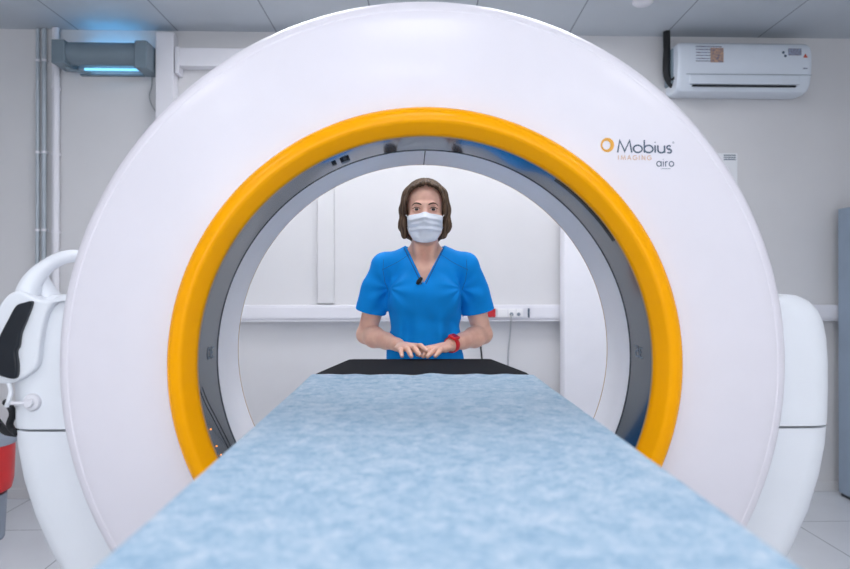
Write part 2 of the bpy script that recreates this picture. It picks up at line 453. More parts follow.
li = [bm.verts.new(on_face(Vector((x2+4.0*s_*math.cos(2*PI*k/N), z2+4.4*s_*math.sin(2*PI*k/N))), .0006)) for k in range(N)]
for k in range(N): bm.faces.new((lo[k], lo[(k+1)%N], li[(k+1)%N], li[k]))
sc_.add('ring_emblem', bm, M_logo_or, label='golden ring emblem beside the lettering', smooth=False)
# small grey marks on both sides of the scan window
for sgn, txt in ((-1,'30'),(1,'35')):
    def pl(p, o, sgn=sgn):
        a = math.asin(max(-1,min(1,(p.y-ZC)/.5342))); r = .5342-.0004-o
        return (sgn*r*math.cos(a), 1.70-sgn*p.x*-1*1.0, ZC+r*math.sin(a))
    sc_.add('grey_mark', word(txt, -.032, ZC+.004, .026, .06, .005, place=pl, th=.0004), M_print_grey, smooth=False)

# side arms (yoke) that carry the ring
ARM_OUT = [(.885,1.182),(.917,1.180),(.945,1.168),(.967,1.145),(.981,1.113),(.989,1.07),(.993,1.01),(.993,.94),(.991,.87),(.985,.80),(.970,.72),(.943,.63),(.900,.53),(.84,.42),(.77,.31),(.70,.20),(.66,.10),(.65,.0),(.65,FL)]
def inner_x(z, R=.884):
    v = R*R-(z-ZC+.004)**2
    return math.sqrt(v) if v > 0 else 0
SEAM = 0.8495
for s, k, side in ((1, 1.042, 'right'), (-1, 1.038, 'left')):
    full = [(x*k, z) for x, z in ARM_OUT]+[(.30,FL),(.30,.10)]+[(inner_x(z), z) for z in np.linspace(.20, 1.168, 44)]
    full = [(s*x, z) for x, z in full]
    rf = lambda x, z: .004+.062*min(1,max(0,(math.hypot(x,z-ZC+.004)-.884)/.075))*min(1,max(0,(z-FL)/.1))
    for nm, zcut, keep in (('upper_arm_cover', SEAM+.003, 1), ('lower_arm', SEAM-.003, -1)):
        bm = solid_poly(full, 1.685, 1.95, rf, 8)
        bmesh.ops.recalc_face_normals(bm, faces=bm.faces)
        g = bmesh.ops.bisect_plane(bm, geom=bm.verts[:]+bm.edges[:]+bm.faces[:], plane_co=(0,0,zcut), plane_no=(0,0,keep), clear_inner=True)
        ed = [e for e in g['geom_cut'] if isinstance(e, bmesh.types.BMEdge)]
        bmesh.ops.edgenet_fill(bm, edges=ed)
        sc_.add(nm, bm, M_arm)
sc_.add('base', B(-.62,.62,1.45,2.0,FL,.115,bev=.03), M_arm)

# left console: handle, panel, dark pad, knob
CD = 1.665
def cp(px, py, d=CD): q = SP(px, py, d); return (q.x, q.z)
con = smooth2([cp(*p) for p in ((70,296.5),(58,300),(49,309),(44,322),(40,345),(37.5,364),(31,373),(17,381),(4,384),(-8,378),(-10,345),(-5,315),(4,298),(18,291),(40,300))], 5)
cons = sc_.add('console_cover', solid_poly(con, CD, CD+.12, .008, 4), M_arm, label='rounded white console cover on the left arm')
bodyp = smooth2([cp(*p, 1.69) for p in ((72,294),(60,291),(46,296),(30,306),(20,330),(18,360),(30,372),(60,372))], 4)
pad = smooth2([cp(*p, 1.66) for p in ((33,302),(25,302.5),(17,306),(9,320),(1,336),(-5,356),(-3,372),(6,377),(17,378),(19,366),(17.5,352),(20,346),(22,333),(28,318))], 5)
sc_.add('dark_pad', solid_poly(pad, 1.652, 1.672, .005, 3), M_black, label='dark glossy hand pad with a notched edge')
sc_.add('handle', T([SP(100,264,1.80),SP(82,257,1.78),SP(66,257,1.76),(SP(50,264,1.74)),SP(37,276,1.72),SP(29,290,1.71),SP(25,312,1.71)], [.0165,.0165,.017,.018,.023,.028,.030], n=20, sm=8), M_arm, label='thick white curved grab handle')
sc_.add('handle_brace', T([SP(36,274,1.73),SP(44,288,1.74),SP(52,303,1.75),SP(54,316,1.76)], [.022,.024,.028,.030], n=18, sm=6), M_arm)
k0 = SP(33,402,1.685)
kn = sc_.add('knob', lathe([(0,1.660),(.009,1.661),(.0105,1.664),(.0105,1.672),(.0185,1.675),(.0215,1.680),(.0215,1.692),(0,1.692)], k0.x, k0.z, n=40), M_trunk)
sc_.add('lever', T([SP(33,402,1.668),SP(22,403,1.665),SP(12,403,1.66),SP(8,402,1.66)], [.007,.005,.005,.006], n=10, sm=4), M_trunk, parent=kn)
sc_.add('strap', T([SP(9,383,1.668),SP(11,392,1.664),SP(9,400,1.655),SP(7,406,1.66)], .0055, n=10, sm=5), M_arm)
single('cable', T([P(6,402,1.66),P(10,406,1.68),P(13,414,1.70),P(10,424,1.71),P(13,430,1.70),P(17,432,1.685)], .0085, n=10, sm=8), M_rubber,
       'thick black cable hanging in a loop under the white console of the scanner', 'cable', P(13,414,1.70))
single('cable', T([P(-8,415,1.75),P(0,425,1.76),P(6,431,1.74),P(17,433,1.74)], .010, n=10, sm=6), M_rubber,
       'black cable running flat just above the red bin', 'cable', P(0,425,1.75))

# ------------------------------------------------------------------ table
TZ = .958
tb = Thing('patient_table', 'long scanner table with a tapered black end, reaching through the bore', 'table', (0,.9,0), TABLE)
def outline_table(yn, yf, hw, hw_end, y_t, inset=0):
    a = [(-hw, yn), (-hw, y_t), (-hw_end-.006, yf-.014), (-hw_end+.012, yf-.002), (0, yf), (hw_end-.012, yf-.002), (hw_end+.006, yf-.014), (hw, y_t), (hw, yn)]
    return a
def slab(poly, z0, z1, r=.008):
    bm = solid_poly(poly, -z1, -z0, r, 4)   # y of helper = -z
    for v in bm.verts: x, y, z = v.co; v.co = (x, z, -y)
    return bm
tb.add('tabletop', slab(outline_table(-.72, 2.29, .285, .222, 1.80), TZ-.075, TZ-.022, .02), M_tabletop)
tb.add('pad', slab(outline_table(-.72, 2.305, .301, .238, 1.93), TZ-.022, TZ, .009), M_pad, label='black vinyl pad with a tapered far end')
tb.add('column', B(-.16,.16,.45,.95,.0,TZ-.07,bev=.03), M_tabletop)
tb.add('base', B(-.28,.28,-.1,1.42,FL,.03,bev=.03), M_tabletop)

def sheet_mesh():
    bm = bmesh.new(); hw = .300; drop = .16
    vs = []; ys = np.linspace(-.74, 1.832, 210)
    prof = []
    for d in np.linspace(drop, .012, 7): prof.append((-hw-.004, -d))
    for a in np.linspace(0, PI/2, 5)[1:]: prof.append((-hw-.004+.011*(1-math.cos(a)), -.011+.011*math.sin(a)))
    prof += [(x, 0) for x in np.linspace(-hw+.012, hw-.012, 72)]
    for a in np.linspace(0, PI/2, 5)[:-1][::-1]: prof.append((hw+.004-.011*(1-math.cos(a)), -.011+.011*math.sin(a)))
    for d in np.linspace(.012, drop, 7): prof.append((hw+.004, -d))
    for y in ys:
        row = []
        for x, z in prof:
            ytail = max(0, (y-1.6)/.245)
            yy = y+ytail*(.007*math.sin(x*38+.6)+.004*math.sin(x*95)+.012*(x/.3)**2*0)
            w = mnoise.fractal(Vector((x*3.1, y*2.3, .3)), 1.0, 2.0, 4)*.0022+mnoise.noise(Vector((x*9, y*4, 4)))*.0008
            zz = TZ+.0035+z+(abs(w) if z > -.012 else 0)
            if z > -.005: zz += ytail**2*(.002+.0015*math.sin(x*60)) + (.004*math.exp(-((x+.235)/.03)**2)*ytail**3)
            xx = x+(0 if z > -.012 else (1 if x > 0 else -1)*(.006*math.sin(y*9)*(-z/drop)+.004*(-z/drop)))
            row.append(bm.verts.new((xx, yy, zz)))
        vs.append(row)
    for A, Bq in zip(vs, vs[1:]):
        for i in range(len(A)-1): bm.faces.new((A[i], A[i+1], Bq[i+1], Bq[i]))
    return bm
sh = single('bed_sheet', sheet_mesh(), M_sheet, 'pale blue mottled disposable sheet spread over the long table', 'sheet', (0,.9,TZ), TABLE)
md = sh.modifiers.new('t', 'SOLIDIFY'); md.thickness = .0012; md.offset = 1

# ------------------------------------------------------------------ far wall things
def wbox(px0, px1, py0, py1, dep, off=0, bev=.004):
    a = Wp(px0, py0, off+dep); b = Wp(px1, py1, off+dep)
    return B(min(a.x,b.x), max(a.x,b.x), -off-dep, -off, min(a.z,b.z), max(a.z,b.z), bev=bev, seg=2)
def wsingle(name, bm, m, label, cat, px, py, group=None, smooth=True):
    return single(name, bm, m, label, cat, Wp(px, py), WALL, group, smooth)
# trunking
t = Thing('cable_trunking', 'white horizontal cable trunking along the far wall at table height', 'cable trunking', Wp(425,312), WALL)
z1 = Wp(500,305,.06).z; z0 = Wp(500,320,.06).z
t.add('channel', B(-2.95,2.95,-.055,-.0005,z0,z1,bev=.004), M_trunk)
t.add('lid', B(-3.0,3.0,-.062,-.055,z0+.012,z1-.012,bev=.002), M_trunk)
t.add('lip', B(-3.0,3.0,-.064,-.0,z0-.008,z0-.0015,bev=.001), M_trunk)
wsingle('cable_trunking', wbox(317,334,31.5,303.5,.03,bev=.008), M_wall, 'white vertical trunking on the far wall seen through the bore, left of the woman', 'cable trunking', 325, 303)
wsingle('cable_trunking', wbox(154.5,173.5,31,302,.09,bev=.012), M_trunk, 'broad white vertical duct beside the grey ultraviolet lamp', 'cable trunking', 163, 303)
t = Thing('cable_trunking', 'white horizontal trunking high on the far wall, leading right from the broad duct', 'cable trunking', Wp(240,58), WALL)
a = Wp(177,47,.08); b = Wp(316.5,67,.08)
t.add('channel', B(a.x,b.x,-.08,-.0005,b.z,a.z,bev=.005), M_trunk)
a = Wp(174.5,46,.09); b = Wp(178.5,73,.09)
t.add('end_cap', B(a.x,b.x,-.09,-.0005,b.z,a.z,bev=.004), M_trunk)
# pipes
for px, r, lab in ((37.3,.011,'thin grey vertical pipe on the left of the far wall, leftmost of three'),
                   (43.8,.013,'thin grey vertical pipe on the left of the far wall, middle of three'),
                   (55.5,.021,'thicker pale vertical pipe on the left of the far wall, nearest the ultraviolet lamp')):
    t = Thing('wall_pipe', lab, 'pipe', (Wp(px,300).x, -r-.012, 0), WALL, 'vertical pipes on the far wall')
    x = Wp(px,200,r+.012).x
    t.add('pipe', T([(x,-r-.012,FL+.08),(x,-r-.012,RH-.004)], r, n=20), M_pipe if r < .02 else M_trunk)
    for py in ((60,152,230) if r < .02 else (88,154,232)):
        zz = Wp(px,py,.03).z
        cl = bmesh.new(); tube(cl, [(x,-r-.012,zz-.007),(x,-r-.012,zz+.007)], r+.004, n=20); box(cl, x-.006, x+.006+.01, -.02, -.0005, zz-.007, zz+.007)
        t.add('clip', cl, M_trunk)
# ultraviolet lamp
t = Thing('ultraviolet_lamp', 'grey cylindrical ultraviolet lamp glowing blue, mounted high on the left wall', 'lamp', Wp(100,55), WALL)
a = Wp(62,42,.12); b = Wp(134,65,.12); rr = (a.z-b.z)/2; zc = (a.z+b.z)/2
t.add('body', T([(a.x,-.115,zc),(b.x+.05,-.115,zc)], rr, n=40), M_grey)
c0 = Wp(133,39,.21); c1 = Wp(146,67,.21)
t.add('end_box', B(c0.x,c1.x,-.20,-.02,c1.z,c0.z,bev=.008), M_grey)
c0 = Wp(49.5,38,.2); c1 = Wp(63,62,.2)
t.add('end_box', B(c0.x,c1.x,-.19,-.02,c1.z,c0.z,bev=.006), M_grey)
t.add('bracket', T([(a.x-.02,-.18,zc-rr*.7),(a.x+.03,-.10,zc-rr-.02),(a.x+.13,-.04,zc-rr-.025)], .008, n=8), M_grey)
t.add('tube', T([(a.x+.10,-.055,zc-rr-.006),(b.x,-.055,zc-rr-.006)], .008, n=14), M_uv2, label='glowing blue tube under the lamp body')
t.add('tube', T([(a.x+.10,-.05,zc+rr+.004),(b.x,-.05,zc+rr+.004)], .011, n=14), M_uv, label='glowing blue tube above the lamp body')
t.add('back_plate', B(a.x+.06,b.x+.02,-.03,-.001,zc-rr-.034,zc-rr-.026), M_grey)
wsingle('wire', T([Wp(151,70,.01),Wp(151.5,85,.01),Wp(149,95,.01),Wp(151,104,.01),Wp(156,112,.01)], .0035, n=8, sm=6), M_cablegrey, 'thin pale wire hanging from the right end of the ultraviolet lamp', 'wire', 151, 90)
# air conditioner
t = Thing('air_conditioner', 'white wall-mounted split air conditioner in the upper right corner', 'air conditioner', Wp(742,68), WALL)
def acp(px, py, d): q = Wp(px, py, d); return q
c0 = acp(679,39.5,.2); c1 = acp(813,92,.2); hx = c1.x-c0.x; zt, zb = c0.z, c1.z; H = zt-zb
prof = [(-.0,zb+.02),(-.03,zb+.004),(-.11,zb),(-.155,zb+.012),(-.175,zb+.04),(-.187,zb+.09),(-.196,zb+.155),(-.198,zb+H*.62),(-.196,zb+H*.80),(-.185,zb+H*.93),(-.165,zb+H*.985),(-.14,zb+H),(-.0,zb+H)]
def acbody(x0, x1, prof, shrink=.02):
    bm = bmesh.new(); rings = []
    ym = sum(p[0] for p in prof)/len(prof); zm = sum(p[1] for p in prof)/len(prof)
    st = [(x0,.88),(x0+.004,.93),(x0+.012,.97),(x0+.03,1.0),(x1-.03,1.0),(x1-.012,.97),(x1-.004,.93),(x1,.88)]
    for x, s in st: rings.append([bm.verts.new((x, ym+(y-ym)*(s if y < ym else 1), zm+(z-zm)*s)) for y, z in prof])
    q = len(prof)
    for A, Bq in zip(rings, rings[1:]):
        for i in range(q): bm.faces.new((A[i], A[(i+1)%q], Bq[(i+1)%q], Bq[i]))
    bm.faces.new(rings[0][::-1]); bm.faces.new(rings[-1]); return bm
body = t.add('body', acbody(c0.x, c1.x, prof), M_ac)
fl0 = c0.x+.09; fl1 = c1.x-.09
t.add('slot', B(fl0,fl1,-.186,-.165,zb+.034,zb+.044,bev=.002), M_black, label='dark air outlet slot')
t.add('flap', B(fl0-.02,fl1+.02,-.192,-.172,zb+.047,zb+.10,bev=.004), M_ac)
t.add('panel_seam', B(fl0-.04,fl1+.09,-.1975,-.18,zb+.104,zb+.1065), M_pipe)
def fr(px0,px1,py0,py1,y=-.1995):
    p0 = acp(px0,py0,.2); p1 = acp(px1,py1,.2); return B(p0.x,p1.x,y,y+.004,p1.z,p0.z)
lab = bmesh.new()
for py in (45.5,48.5,51.5,54.5,57.5,60): 
    p0 = acp(696.5,py,.2); p1 = acp(711 if py>46 else 722,py+1.1,.2); box(lab,p0.x,p1.x,-.1992,-.196,p1.z,p0.z)
t.add('sticker', lab, M_sticker, smooth=False); t.add('sticker', fr(711,724,47.5,62), M_sticker2, smooth=False, label='small brownish picture sticker')
t.add('sticker', fr(789,802,48,55), M_sticker, smooth=False)
t.add('sticker', T([Vector((acp(806,56,.2).x,-.2,acp(806,56,.2).z)),Vector((acp(806,56,.2).x,-.193,acp(806,56,.2).z))], .016, n=3), mat('sticker_red',(190,84,66),.5), smooth=False, label='small red triangular sticker')
t.add('sticker', T([Vector((acp(784,52,.2).x,-.2,acp(784,52,.2).z)),Vector((acp(784,52,.2).x,-.193,acp(784,52,.2).z))], .008, n=8), M_navy, smooth=False)
t.add('sticker', T([Vector((acp(786,55.5,.2).x,-.2,acp(786,55.5,.2).z)),Vector((acp(786,55.5,.2).x,-.193,acp(786,55.5,.2).z))], .008, n=8), M_navy, smooth=False)
t.add('fine_print', fr(804,808,67.5,68.6), M_sticker, smooth=False)
t.add('side_bracket', B(c0.x-.012,c0.x+.03,-.12,-.001,zb+.07,zt-.02,bev=.01), M_grey)
p = lambda px, py, d=.09: Wp(px, py, d)
t = Thing('insulated_pipe', 'thick black insulated pipe bending down beside the air conditioner', 'pipe', Wp(668,60), WALL)
t.add('foam_sleeve', T([Vector((p(667,38).x,-.09,RH-.003)),p(667,50),p(666.5,62),p(667,75),p(671,83),p(677,88,.07)], .021, n=16, sm=8), M_rubber)
t.add('copper_line', T([p(668,78,.12),p(673,79,.13),p(678,73,.12),p(682,70,.10)], .007, n=8, sm=5), M_rubber)
# paper notice
t = Thing('paper_notice', 'white paper notice on the wall, half behind the right rim of the scanner', 'notice', Wp(720,170), WALL)
t.add('sheet', wbox(704,737.5,153,196,.002,bev=0), M_paper, smooth=False)
bm = bmesh.new()
for py in (154.5,156.6,158.7):
    a = Wp(724,py,.003); b = Wp(736,py+1.3,.003); box(bm,a.x,b.x,-.0028,-.002,b.z,a.z)
t.add('printed_lines', bm, M_print_grey, smooth=False)
# sockets
def socket(px0, px1, label, m, holes=()):
    t = Thing('wall_socket', label, 'socket', Wp((px0+px1)/2, 313, .06), WALL, 'sockets on the cable trunking')
    a = Wp(px0,308.7,.065); b = Wp(px1,317.2,.065)
    pl = t.add('plate', B(a.x,b.x,-.072,-.0622,b.z,a.z,bev=.003), m)
    for hx_, hz_, r in holes:
        q = Wp(hx_,hz_,.072); t.add('opening', T([(q.x,-.0735,q.z),(q.x,-.070,q.z)], r, n=18), M_print_grey, parent=pl)
socket(487.5,495.5,'red socket on the cable trunking right beside the blue sleeve', M_redsock)
socket(497,507,'blank white socket plate on the trunking, next to the red one', M_socket)
socket(508,515.5,'white socket with a cable plugged in, on the trunking', M_socket, ((511.5,314.3,.012),))
socket(516,523,'white socket with a dark round opening, on the trunking', M_socket, ((518.6,314.3,.011),))
wsingle('cable_plug', wbox(528,529.8,308.3,317.5,.012,off=.0622,bev=.002), M_navy, 'narrow dark upright plug at the right end of the trunking sockets', 'plug', 529, 313)
q = Wp(511.5,314.3,.08)
wsingle('cable', T([q,Wp(511,322,.09),Wp(510,335,.05),Wp(508.5,350,.03),Wp(508,372,.02),Wp(509,400,.02),Wp(512,440,.02)], .0045, n=8, sm=8), M_cablegrey, 'thin grey cable hanging down from the white socket on the trunking', 'cable', 509, 350)
wsingle('cable', T([Wp(478,321,.08),Wp(479.5,335,.04),Wp(481,350,.03),Wp(482,365,.03),Wp(481,400,.03),Wp(478,450,.03)], .0055, n=8, sm=8), M_rubber, 'thin black cable hanging behind the forearm with the red watch', 'cable', 481, 350)

# white cabinet seen through the right of the bore
t = Thing('tall_cabinet', 'tall plain white cabinet by the far wall, seen through the right of the bore', 'cabinet', (1.13,4.08,FL))
x0 = (560-425)*4.14/F
t.add('body', B(x0,x0+.62,4.04,4.14,FL+.03,2.02,bev=.004), M_cab)
d = t.add('door', B(x0+.002,x0+.618,4.02,4.038,FL+.06,2.015,bev=.004), M_cab)
t.add('handle', T([(x0+.57,4.02,.95),(x0+.57,3.99,.96),(x0+.57,3.99,1.10),(x0+.57,4.02,1.11)], .005, n=8, sm=3), M_steel, parent=d)
t.add('plinth', B(x0+.02,x0+.60,4.05,4.13,FL,FL+.03), M_grey)
# blue-grey metal cabinet at right frame edge
t = Thing('metal_cabinet', 'blue-grey metal cabinet edge at the far right of the photo', 'cabinet', (2.8,4.1,FL))
x0 = (838-425)*4.20/F
t.add('body', B(x0,3.06,4.0,4.20,FL+.02,1.68,bev=.005), M_bluegrey)
d = t.add('door', B(x0+.002,x0+.51,3.978,3.998,FL+.04,1.67,bev=.004), M_bluegrey)
t.add('handle', B(x0+.45,x0+.47,3.955,3.978,.80,.95,bev=.004), M_steel, parent=d)
t.add('plinth', B(x0+.01,3.05,4.01,4.19,FL,FL+.02), M_darkline)
# red bin
t = Thing('pedal_bin', 'red bin with a grey lid and grey base on the floor by the left wall', 'bin', (-2.262,3.45,FL))
bx, by = -2.262, 3.45
def Z(prof): return lathe(prof, n=56, axis='Z', base=(bx,by,FL))
t.add('base', Z([(0,0),(.115,0),(.12,.01),(.13,.22),(.13,.233),(0,.233)]), M_binlid)
t.add('body', Z([(0,.235),(.12,.237),(.15,.255),(.160,.30),(.166,.45),(.166,.485),(0,.485)]), M_red)
t.add('lid', Z([(0,.487),(.172,.487),(.174,.505),(.166,.525),(.11,.55),(0,.565)]), M_binlid)
t.add('pedal', B(bx-.03,bx+.03,by-.19,by-.11,FL+.012,FL+.026,bev=.004), M_black)
# ------------------------------------------------------------------ person
class Field:
    """signed distance grid with smooth unions, meshed by surface nets"""
    def __init__(self, lo, hi, h):
        self.h = h; self.lo = np.array(lo, float)
        self.n = np.ceil((np.array(hi)-self.lo)/h).astype(int)+1
        self.ax = [self.lo[i]+h*np.arange(self.n[i]) for i in range(3)]
        self.f = np.full(self.n, .2, np.float32)
    def _sl(self, lo, hi):
        s = []
        for i in range(3):
            a = int(max(0, math.floor((lo[i]-self.lo[i])/self.h))); b = int(min(self.n[i], math.ceil((hi[i]-self.lo[i])/self.h)+1))
            if b <= a: return None
            s.append(slice(a, b))
        return tuple(s)
    def _xyz(self, s):
        return (self.ax[0][s[0]][:,None,None].astype(np.float32), self.ax[1][s[1]][None,:,None].astype(np.float32), self.ax[2][s[2]][None,None,:].astype(np.float32))
    def put(self, fn, lo, hi, k=.01, op='u'):
        m = max(.03, 2.5*k) if op == 'u' else .01+k
        s = self._sl([v-m for v in lo], [v+m for v in hi])
        if s is None: return
        d = fn(*self._xyz(s)).astype(np.float32); a = self.f[s]
        if op == 'u':
            if k > 0:
                hh = np.clip(.5+.5*(a-d)/k, 0, 1); self.f[s] = a*(1-hh)+d*hh-k*hh*(1-hh)
            else: self.f[s] = np.minimum(a, d)
        else:
            d = -d
            if k > 0:
                hh = np.clip(.5-.5*(a-d)/k, 0, 1); self.f[s] = a*(1-hh)+d*hh+k*hh*(1-hh)
            else: self.f[s] = np.maximum(a, d)
    def ell(self, c, r, k=.01, op='u', rot=None):
        c = np.array(c, float); r = np.array(r, float)
        R = np.array(rot.to_matrix().transposed()) if rot is not None else np.eye(3)
        def fn(x, y, z):
            X = x-c[0]; Y = y-c[1]; Z = z-c[2]
            u = R[0,0]*X+R[0,1]*Y+R[0,2]*Z; v = R[1,0]*X+R[1,1]*Y+R[1,2]*Z; w = R[2,0]*X+R[2,1]*Y+R[2,2]*Z
            k0 = np.sqrt((u/r[0])**2+(v/r[1])**2+(w/r[2])**2); k1 = np.sqrt((u/r[0]**2)**2+(v/r[1]**2)**2+(w/r[2]**2)**2)+1e-6
            return k0*(k0-1)/k1
        m = max(r) if rot is not None else None
        self.put(fn, c-(m if m else r), c+(m if m else r), k, op)
    def cone(self, a, b, ra, rb, k=.01, op='u', sy=1, infl=0):
        """tapered capsule; sy squashes it along y"""
        a = np.array(a, float); b = np.array(b, float); a2 = a*[1,1/sy,1]; b2 = b*[1,1/sy,1]; ab = b2-a2; L = (ab**2).sum()
        ra += infl; rb += infl
        def fn(x, y, z):
            y = y/sy
            t = np.clip(((x-a2[0])*ab[0]+(y-a2[1])*ab[1]+(z-a2[2])*ab[2])/L, 0, 1)
            d = np.sqrt((x-a2[0]-t*ab[0])**2+(y-a2[1]-t*ab[1])**2+(z-a2[2]-t*ab[2])**2)-(ra+(rb-ra)*t)
            return d*min(1, sy)
        R = max(ra, rb)
        self.put(fn, np.minimum(a,b)-R, np.maximum(a,b)+R, k, op)
    def chain(self, pts, rs, k=.006, **kw):
        for i in range(len(pts)-1): self.cone(pts[i], pts[i+1], rs[i], rs[i+1], k, **kw)
    def sample(self, p):
        q = [(p[i]-self.lo[i])/self.h for i in range(3)]
        i0 = [int(min(max(math.floor(q[i]),0), self.n[i]-2)) for i in range(3)]; t = [q[i]-i0[i] for i in range(3)]
        c = self.f[i0[0]:i0[0]+2, i0[1]:i0[1]+2, i0[2]:i0[2]+2]
        c = c[0]*(1-t[0])+c[1]*t[0]; c = c[0]*(1-t[1])+c[1]*t[1]; return float(c[0]*(1-t[2])+c[1]*t[2])
    def mesh(self, name):
        f = self.f; h = self.h
        for ax in range(3):
            s = [slice(None)]*3
            for e in (0,-1): s[ax] = e; f[tuple(s)] = np.maximum(f[tuple(s)], .001)
        neg = f < 0; nx, ny, nz = (np.array(f.shape)-1)
        cnt = np.zeros((nx,ny,nz), np.uint8)
        for dx in (0,1):
            for dy in (0,1):
                for dz in (0,1): cnt += neg[dx:nx+dx, dy:ny+dy, dz:nz+dz]
        act = (cnt > 0) & (cnt < 8); idx = np.argwhere(act); vid = np.full(act.shape, -1, np.int64); vid[act] = np.arange(len(idx))
        acc = np.zeros((len(idx),3)); num = np.zeros(len(idx)); I, J, K = idx.T
        cor = [(0,0,0),(1,0,0),(0,1,0),(1,1,0),(0,0,1),(1,0,1),(0,1,1),(1,1,1)]
        for a in range(8):
            for b in range(a+1, 8):
                d = [cor[b][i]-cor[a][i] for i in range(3)]
                if sum(abs(v) for v in d) != 1: continue
                fa = f[I+cor[a][0], J+cor[a][1], K+cor[a][2]]; fb = f[I+cor[b][0], J+cor[b][1], K+cor[b][2]]
                m = (fa < 0) != (fb < 0); t = fa[m]/(fa[m]-fb[m])
                p = np.array(cor[a])[None,:]+np.array(d)[None,:]*t[:,None]
                acc[m] += p; num[m] += 1
        V = self.lo+h*(idx+acc/num[:,None])
        faces = []
        for ax in range(3):
            o = [(1,2),(2,0),(0,1)][ax]
            s0 = [slice(1,-1)]*3; s0[ax] = slice(0,-1); s1 = [slice(1,-1)]*3; s1[ax] = slice(1,None)
            A = neg[tuple(s0)]; Bq = neg[tuple(s1)]; e = np.argwhere(A != Bq); fl = A[tuple(e.T)]
            base = e.copy()
            for q in range(3):
                if q != ax: base[:,q] += 1
            def c(du, dv):
                t = base.copy(); t[:,o[0]] -= du; t[:,o[1]] -= dv; return vid[t[:,0], t[:,1], t[:,2]]
            q4 = np.stack([c(0,0), c(1,0), c(1,1), c(0,1)], 1)
            q4[~fl] = q4[~fl][:, ::-1]; faces.append(q4)
        Fc = np.concatenate(faces)
        me = bpy.data.meshes.new(name); me.vertices.add(len(V)); me.vertices.foreach_set('co', V.astype(np.float32).ravel())
        me.loops.add(len(Fc)*4); me.loops.foreach_set('vertex_index', Fc.astype(np.int32).ravel())
        me.polygons.add(len(Fc)); me.polygons.foreach_set('loop_start', np.arange(0,len(Fc)*4,4,dtype=np.int32)); me.polygons.foreach_set('loop_total', np.full(len(Fc),4,np.int32))
        me.update(calc_edges=True); me.validate()
        return me

def sm_mesh(me, it=3, lam=.5):
    bm = bmesh.new(); bm.from_mesh(me)
    for _ in range(it): bmesh.ops.smooth_vert(bm, verts=bm.verts, factor=lam, use_axis_x=True, use_axis_y=True, use_axis_z=True)
    bm.to_mesh(me); bm.free(); return me

PY = 2.50
person = Thing('person', 'woman in blue scrubs and a face mask resting both hands on the table end', 'person', (0,PY,FL))
EY = 1.475; HY = 2.492     # eye height, head centre depth
def Hd(x, y, z): return (x, HY+y, EY+z)

body_f = Field((-.31,2.19,.74), (.31,2.68,1.62), .0026)
b = body_f
# torso under the clothes
b.ell((0,2.515,1.19), (.125,.085,.13), .03); b.ell((0,2.51,1.02), (.112,.085,.17), .04); b.ell((0,2.52,.88), (.14,.10,.14), .04)
b.cone((-.13,2.525,1.275), (.13,2.525,1.275), .036, .036, .03)
for s in (-1,1):
    b.cone((s*.032,2.53,1.328), (s*.115,2.528,1.280), .030, .028, .03)
    b.cone((s*.015,2.462,1.262), (s*.09,2.488,1.276), .009, .006, .02)      # collar bones
b.ell((0,2.485,1.225), (.085,.055,.06), .03)
b.cone((0,2.535,1.27), (0,2.512,1.40), .050, .0475, .025)
b.cone((-.012,2.465,1.262), (-.03,2.48,1.36), .010, .012, .02); b.cone((.012,2.465,1.262), (.03,2.48,1.36), .010, .012, .02)
# head
b.ell(Hd(0,.022,.036), (.0715,.090,.078), .02); b.ell(Hd(0,-.018,-.03), (.0625,.074,.086), .02); b.ell(Hd(0,-.010,.04), (.060,.072,.052), .02)
b.ell(Hd(0,-.057,-.100), (.026,.026,.022), .02)
for s in (-1,1):
    b.cone(Hd(s*.050,.0,-.06), Hd(s*.020,-.055,-.096), .018, .018, .02)
    b.ell(Hd(s*.038,-.064,-.03), (.022,.020,.018), .015)
    b.ell(Hd(s*.071,.014,-.012), (.007,.016,.029), .006)
b.cone(Hd(-.030,-.083,.017), Hd(.030,-.083,.017), .009, .009, .012)
b.cone(Hd(0,-.088,.002), Hd(0,-.110,-.037), .0065, .0105, .012)
for s in (-1,1): b.ell(Hd(s*.011,-.098,-.042), (.0075,.009,.007), .006)
b.ell(Hd(0,-.090,-.066), (.022,.010,.007), .008); b.ell(Hd(0,-.090,-.076), (.019,.010,.006), .005)
for s in (-1,1):
    b.ell(Hd(s*.0297,-.101,.0), (.0165,.016,.012), .010, 's')
    b.ell(Hd(s*.0297,-.0715,.0), (.0155,.0150,.0140), .004)
    b.ell(Hd(s*.0297,-.089,-.0005), (.0142,.012,.0050), .001, 's')
